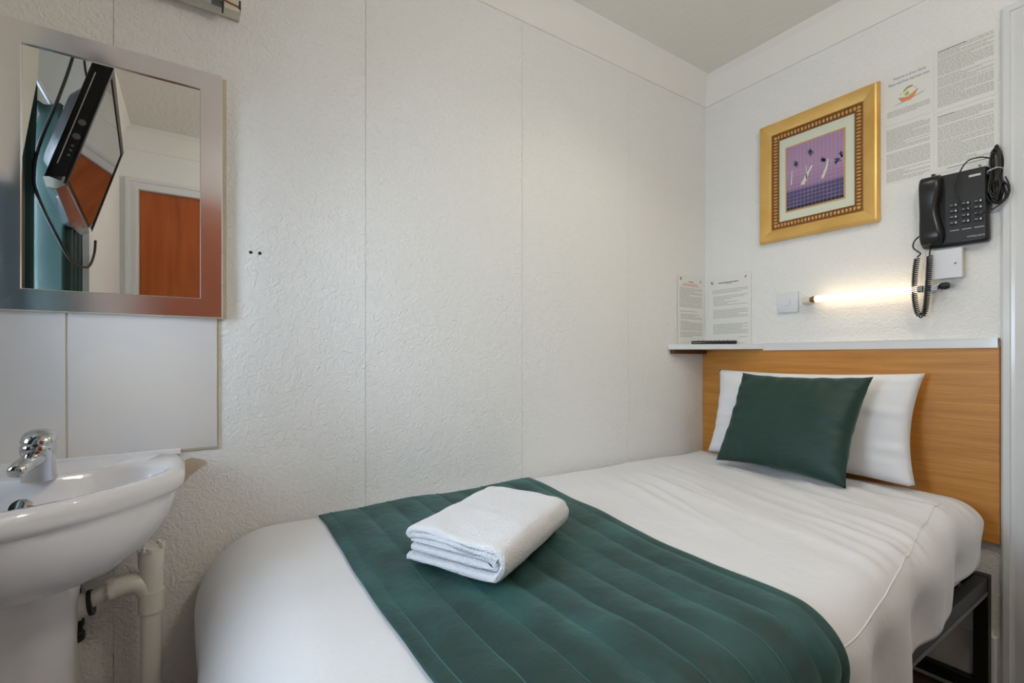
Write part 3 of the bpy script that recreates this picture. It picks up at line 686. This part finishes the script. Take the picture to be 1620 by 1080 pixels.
obj('wire', tube([(.055, YA-.032, 1.922), (.089, YA-.032, 1.916)], .0018, 6), 'red', sl)

# ------------------------------------------------------------------ basin
CX, CYB, ZB = -.262, 1.19, .826
ba = thing('washbasin', 'white ceramic washbasin on a pedestal under the mirror', 'washbasin', (CX, 1.25, 0))
NB = 72
def outl(sx, syf, syb, nf, nb, cx=CX, cy=CYB, bump=0):
    out = []
    for i in range(NB):
        t = 2*math.pi*i/NB; c, s = math.cos(t), math.sin(t); n = nf if s < 0 else nb
        x = math.copysign(abs(c)**(2/n), c)*sx; y = math.copysign(abs(s)**(2/n), s)*(syf if s < 0 else syb)
        if s > 0 and bump: y -= bump*math.exp(-(x/.075)**2)
        out.append((cx+x, cy+y))
    return out
lev = lambda o_, z: [(x, y, z) for x, y in o_]
rings = [lev(outl(.060, .060, .05, 2, 2, cy=1.235), .628), lev(outl(.100, .110, .09, 2, 2.4, cy=1.215), .640), lev(outl(.150, .155, .14, 1.9, 3, cy=1.20), .662), lev(outl(.192, .187, .175, 1.75, 4), .696), lev(outl(.219, .212, .192, 1.62, 5), .740), lev(outl(.228, .220, .195, 1.55, 6), .772), lev(outl(.229, .222, .195, 1.52, 6), .782),
    lev(outl(.237, .232, .195, 1.47, 6), .787), lev(outl(.242, .238, .195, 1.45, 6), .795), lev(outl(.243, .239, .196, 1.45, 6), .810), lev(outl(.240, .236, .196, 1.45, 6), .821), lev(outl(.232, .229, .195, 1.45, 6), .8265),
    lev(outl(.216, .212, .075, 1.48, 3.2, bump=.046), .826), lev(outl(.209, .204, .070, 1.5, 3.2, bump=.046), .820), lev(outl(.200, .192, .062, 1.55, 3, bump=.042), .800), lev(outl(.180, .170, .046, 1.7, 2.6, bump=.034), .765), lev(outl(.130, .120, .02, 1.9, 2.2, cy=1.16), .722), lev(outl(.050, .050, .04, 2, 2, cy=1.13), .705), lev(outl(.012, .012, .012, 2, 2, cy=1.13), .702)]
obj('bowl', loft(rings), 'ceramic', ba, 50)
pr = []
for z, sx, sy in ((0, .098, .105), (.02, .098, .105), (.05, .080, .088), (.30, .068, .076), (.50, .067, .075), (.58, .070, .080), (.635, .078, .088), (.650, .070, .08)):
    pr.append(lev(outl(sx, sy, .10, 2.3, 2.2, cy=1.24), z))
obj('pedestal', loft(pr), 'ceramic', ba, 40)
ov = basis((CX+.012, 1.1465, .7905), (1, 0, 0), (0, .35, .937), (0, -.937, .35))
obj('overflow', xf(join(lathe([(.013, 0), (.016, .0015), (.016, .003), (.0125, .004)], (0, 0, -.001), 20), lathe([(.0122, .0005), (.0122, .001)], (0, 0, 0), 16)), ov), 'chrome', ba, 40)
obj('waste_plug', lathe([(.03, 0), (.03, .003), (.02, .004)], (CX, 1.13, .7035), 20), 'chrome', ba, 40)
# mixer tap
tx, ty = CX+.022, 1.212
tp_ = obj('tap', loft([[(tx+a, ty+b-.006*(z-.826)/.06, z) for a, b in rrect(-w2, w2, -d2, d2, w2*.8, 5)] for z, w2, d2 in ((.8255, .0235, .026), (.829, .0235, .026), (.845, .0215, .024), (.865, .022, .025), (.880, .0235, .028), (.890, .0235, .028), (.894, .020, .024))]), 'chrome', ba, 60)
def oval(c, t, up, a, b, n=18):
    c, t, up = Vector(c), Vector(t).normalized(), Vector(up); s_ = t.cross(up).normalized(); u_ = s_.cross(t)
    return [c+s_*a*math.cos(2*math.pi*i/n)+u_*b*math.sin(2*math.pi*i/n) for i in range(n)]
sp = []
for f, a, b, dz in ((0, .017, .014, 0), (.3, .0165, .0135, -.001), (.65, .0155, .0125, -.004), (.9, .014, .0115, -.009), (.98, .011, .009, -.011), (1, .005, .004, -.012)):
    sp.append(oval((tx-.012*f, ty-.012-.078*f, .868+dz), (-.1, -1, -.15), (0, 0, 1), a, b))
obj('spout', loft(sp), 'chrome', tp_, 60)
lv = []
for f, a, b in ((0, .008, .004), (.05, .017, .010), (.2, .024, .0145), (.45, .0255, .016), (.7, .023, .014), (.9, .016, .010), (1, .006, .003)):
    lv.append(oval((tx+.002, ty-.034+.064*f, .889+.012*math.sin(math.pi*min(f*.8+.1, 1))+.006*f), (0, 1, .2), (0, 0, 1), a, b))
obj('lever', loft(lv), 'chrome', tp_, 60)
obj('lever_mark', lathe([(.004, 0), (.0035, -.001)], (tx+.001, ty-.0335, .893), 12, 'y'), 'rubber', tp_)
# ------------------------------------------------------------------ waste pipes
px, py = -.0815, 1.300
wp = thing('waste_pipe', 'white plastic waste pipe with a side branch beside the pedestal', 'pipe', (px, py, 0))
obj('riser', tube([(px, py, 0), (px, py, .60)], .0195, 20), 'pvc', wp, 60)
obj('tee', join(tube([(px, py, .500), (px, py, .545), (px, py, .5455), (px, py, .600)], [.0235, .0235, .0215, .0215], 20), tube(spline([(px, py, .53), (px-.012, py, .556), (px-.030, py, .566), (px-.066, py, .562)], 6), .0215, 18), tube([(px-.060, py, .5627), (px-.070, py, .5615)], .0235, 18)), 'pvc', wp, 50)
obj('collar', tube([(px, py, .598), (px, py, .634)], .0232, 20), 'pvc', wp, 60)
cap = [box(-.0035, .0035, .0185, .0245, 0, .0125, .001, 1)]
cv = []
for i in range(10):
    if i in (2, 6): continue
    cv.append(xf(cap[0], Matrix.Translation((px, py, .631)) @ Matrix.Rotation(2*math.pi*i/10, 4, 'Z') @ Matrix.Rotation(.06*((i*7) % 5-2), 4, 'X')))
obj('cap_teeth', join(*cv, tube([(px, py, .632), (px, py, .638)], .017, 18)), 'pvc', wp)
obj('branch', tube([(px-.066, py, .562), (-.205, py-.004, .5422)], .0165, 18), 'pvc', wp, 60)
obj('nut', join(tube([(-.183, py-.003, .5455), (-.200, py-.004, .5430)], .0245, 14), tube([(-.199, py-.004, .5430), (-.2065, py-.005, .5418)], .0275, 14)), 'pvc', wp, 30)
obj('seal_ring', tube([(-.177, py-.003, .5463), (-.184, py-.003, .5453)], .0255, 16), 'rubber', wp, 40)
sp_ = thing('supply_pipe', 'thin white supply pipe with a black connector behind the pedestal', 'pipe', (-.214, 1.370, 0))
obj('pipe', tube([(-.214, 1.370, 0), (-.214, 1.370, .47)], .0085, 12), 'pvc', sp_, 60)
obj('connector', lathe([(.010, 0), (.0145, .004), (.0145, .018), (.011, .021), (.011, .030), (.0135, .034), (.0135, .06), (.010, .064)], (-.214, 1.370, .44), 14), 'rubber', sp_, 30)
obj('hose', tube(spline([(-.214, 1.370, .50), (-.214, 1.370, .55), (-.206, 1.370, .60), (-.204, 1.368, .640)], 8), .0075, 10), 'rubber', sp_, 60)

# ------------------------------------------------------------------ television (seen in the mirror)
n_t, f_t = Vector((-.208, .90, 1.917)), Vector((-.262, .125, 1.928)); n_b = Vector((-.315, .905, 1.545))
tu = (f_t-n_t).normalized(); tvv = (n_t-n_b); tvv = (tvv-tu*tvv.dot(tu)).normalized(); tn = tvv.cross(tu)
if tn.x < 0: tn = -tn
TW, TH = (f_t-n_t).length, (n_t-n_b).length
TM = basis(n_b, tu, tvv, tn)          # a from the near to the far side, b up, c towards the bed
TT = lambda vf: xf(vf, TM)
tv = thing('television', 'black flat television on a tilted wall bracket reflected in the mirror', 'television', tuple(n_b))
obj('case', TT(box(0, TW, 0, TH, -.045, -.002, .006)), 'tvblack', tv, 40)
obj('rear_housing', TT(loft([[(a, b, -.044) for a, b in rrect(.05, TW-.05, .04, TH-.05, .03)], [(a, b, -.078) for a, b in rrect(.09, TW-.09, .07, TH-.09, .03)]])), 'tvblack', tv, 40)
fr = [box(0, .022, 0, TH, -.004, .004, .002), box(TW-.022, TW, 0, TH, -.004, .004, .002), box(.022, TW-.022, TH-.022, TH, -.004, .004, .002)]
for m_ in fr: obj('bezel', TT(m_), 'tvblack', tv)
obj('screen', TT(box(.022, TW-.022, .022, TH-.022, -.003, .001)), 'tvscreen', tv)
obj('speaker_bar', TT(loft([[(.0, 0, -.046), (.0, .022, -.004), (.0, .0, .004), (.0, -.020, -.012), (.0, -.024, -.032)], [(TW*.5, .004, -.046), (TW*.5, .022, -.004), (TW*.5, -.004, .006), (TW*.5, -.046, -.010), (TW*.5, -.046, -.034)], [(TW, 0, -.046), (TW, .022, -.004), (TW, .0, .004), (TW, -.020, -.012), (TW, -.024, -.032)]])), 'silver', tv)
obj('side_line', TT(box(-.0012, .0005, .05, TH-.04, -.030, -.0275)), 'silver', tv)
for i, (b, r) in enumerate(((.19, .009), (.145, .009), (.115, .0035), (.10, .0035), (.085, .0035))):
    obj('button', TT(lathe([(r, 0), (r, -.0015), (r*.75, -.0015), (r*.75, -.0005)], (0, 0, 0), 14) if 0 else xf(lathe([(r, 0), (r, .0014), (r*.7, .0016)], (0, 0, 0), 14), basis((0, b, -.014), (0, 0, 1), (0, 1, 0), (-1, 0, 0)))), 'greymetal', tv)
obj('sticker', TT(xf(box(.08, .16, 0, .001, -.034, -.016), Matrix.Translation((0, -.026, 0)))), 'printwhite', tv)
obj('bracket_arm', join(tube([tuple(TM @ Vector((TW*.80, TH*.5, -.075))), (XC+.004, .10, 1.76)], .014, 10), box(XC+.0005, XC+.01, .04, .16, 1.68, 1.84)), 'blackmetal', tv)
obj('power_cable', tube(spline([(-.335, .52, 2.355), (-.338, .56, 2.16), (-.348, .62, 2.02), (-.360, .72, 1.86), (-.375, .86, 1.66), (-.378, .90, 1.56), (-.372, .88, 1.50), (-.36, .75, 1.43), (-.355, .55, 1.38), (-.350, .30, 1.40), (-.348, .18, 1.47), (-.345, .17, 1.53)], 8), .0045, 7), 'cable', tv, 70)
obj('aerial_cable', tube(spline([(-.318, .52, 2.355), (-.322, .56, 2.16), (-.315, .60, 2.04), (-.300, .62, 1.95), (-.295, .60, 1.86)], 8), .0035, 7), 'cable', tv, 70)
obj('cable_clip', box(-.345, -.310, .50, .54, 2.338, ZC-.0005), 'plastic_white', tv)

# ------------------------------------------------------------------ curtains in the window recess
rail = thing('curtain_rail', 'slim white curtain rail across the window recess', 'curtain rail', (-.43, .70, 1.94))
obj('rail', tube([(-.43, .205, 1.95), (-.43, 1.20, 1.95)], .007, 10), 'gloss_white', rail, 60)
obj('rail_bracket', box(-.5595, -.425, 1.17, 1.185, 1.943, 1.957), 'gloss_white', rail)
obj('rail_bracket', box(-.5595, -.425, .212, .227, 1.943, 1.957), 'gloss_white', rail)
def curtain(name, label, y0, y1, x0, x1, folds, seed, ztop, slope=0):
    rnd = random.Random(seed); pl = []
    for i in range(folds*2+1):
        t = i/(folds*2); pl.append((x0 if i % 2 else x1, y0+(y1-y0)*t, 0))
    c = spline([Vector((a+rnd.uniform(-.008, .008), b+rnd.uniform(-.004, .004), 0)) for a, b, _ in pl], 7); nv = 26
    V, F = [], []; n = len(c)
    for j in range(nv+1):
        s = j/nv; z = .88+(ztop-.88)*s
        gather = 1-.35*math.exp(-((s-.955)/.03)**2)
        for i, p in enumerate(c):
            xm = (x0+x1)/2; zz = z
            if s > .98: zz += .008*math.sin(i*1.3)
            sl = slope*sst(.6, 1, s)
            V.append(Vector((xm+(p.x-xm)*gather*(1+.12*nz(p.y*9, z*1.4, seed)), p.y+.010*nz(p.x*9, z*1.6, seed+3)+sl, zz)))
    for j in range(nv):
        for i in range(n-1): F.append((j*n+i, j*n+i+1, (j+1)*n+i+1, (j+1)*n+i))
    o = obj(name, (V, F), 'curtain', None, 180); m_ = o.modifiers.new('thickness', 'SOLIDIFY'); m_.thickness = .003
    return tag(o, label, 'curtain', 'green curtains at the window')
curtain('curtain', 'green curtain bunched behind the television, seen in the mirror', .218, .46, -.472, -.385, 5, 2, 1.945)
curtain('curtain', 'dark green curtain at the left edge of the mirror reflection', .88, 1.06, -.462, -.386, 4, 6, 1.945, -.03)
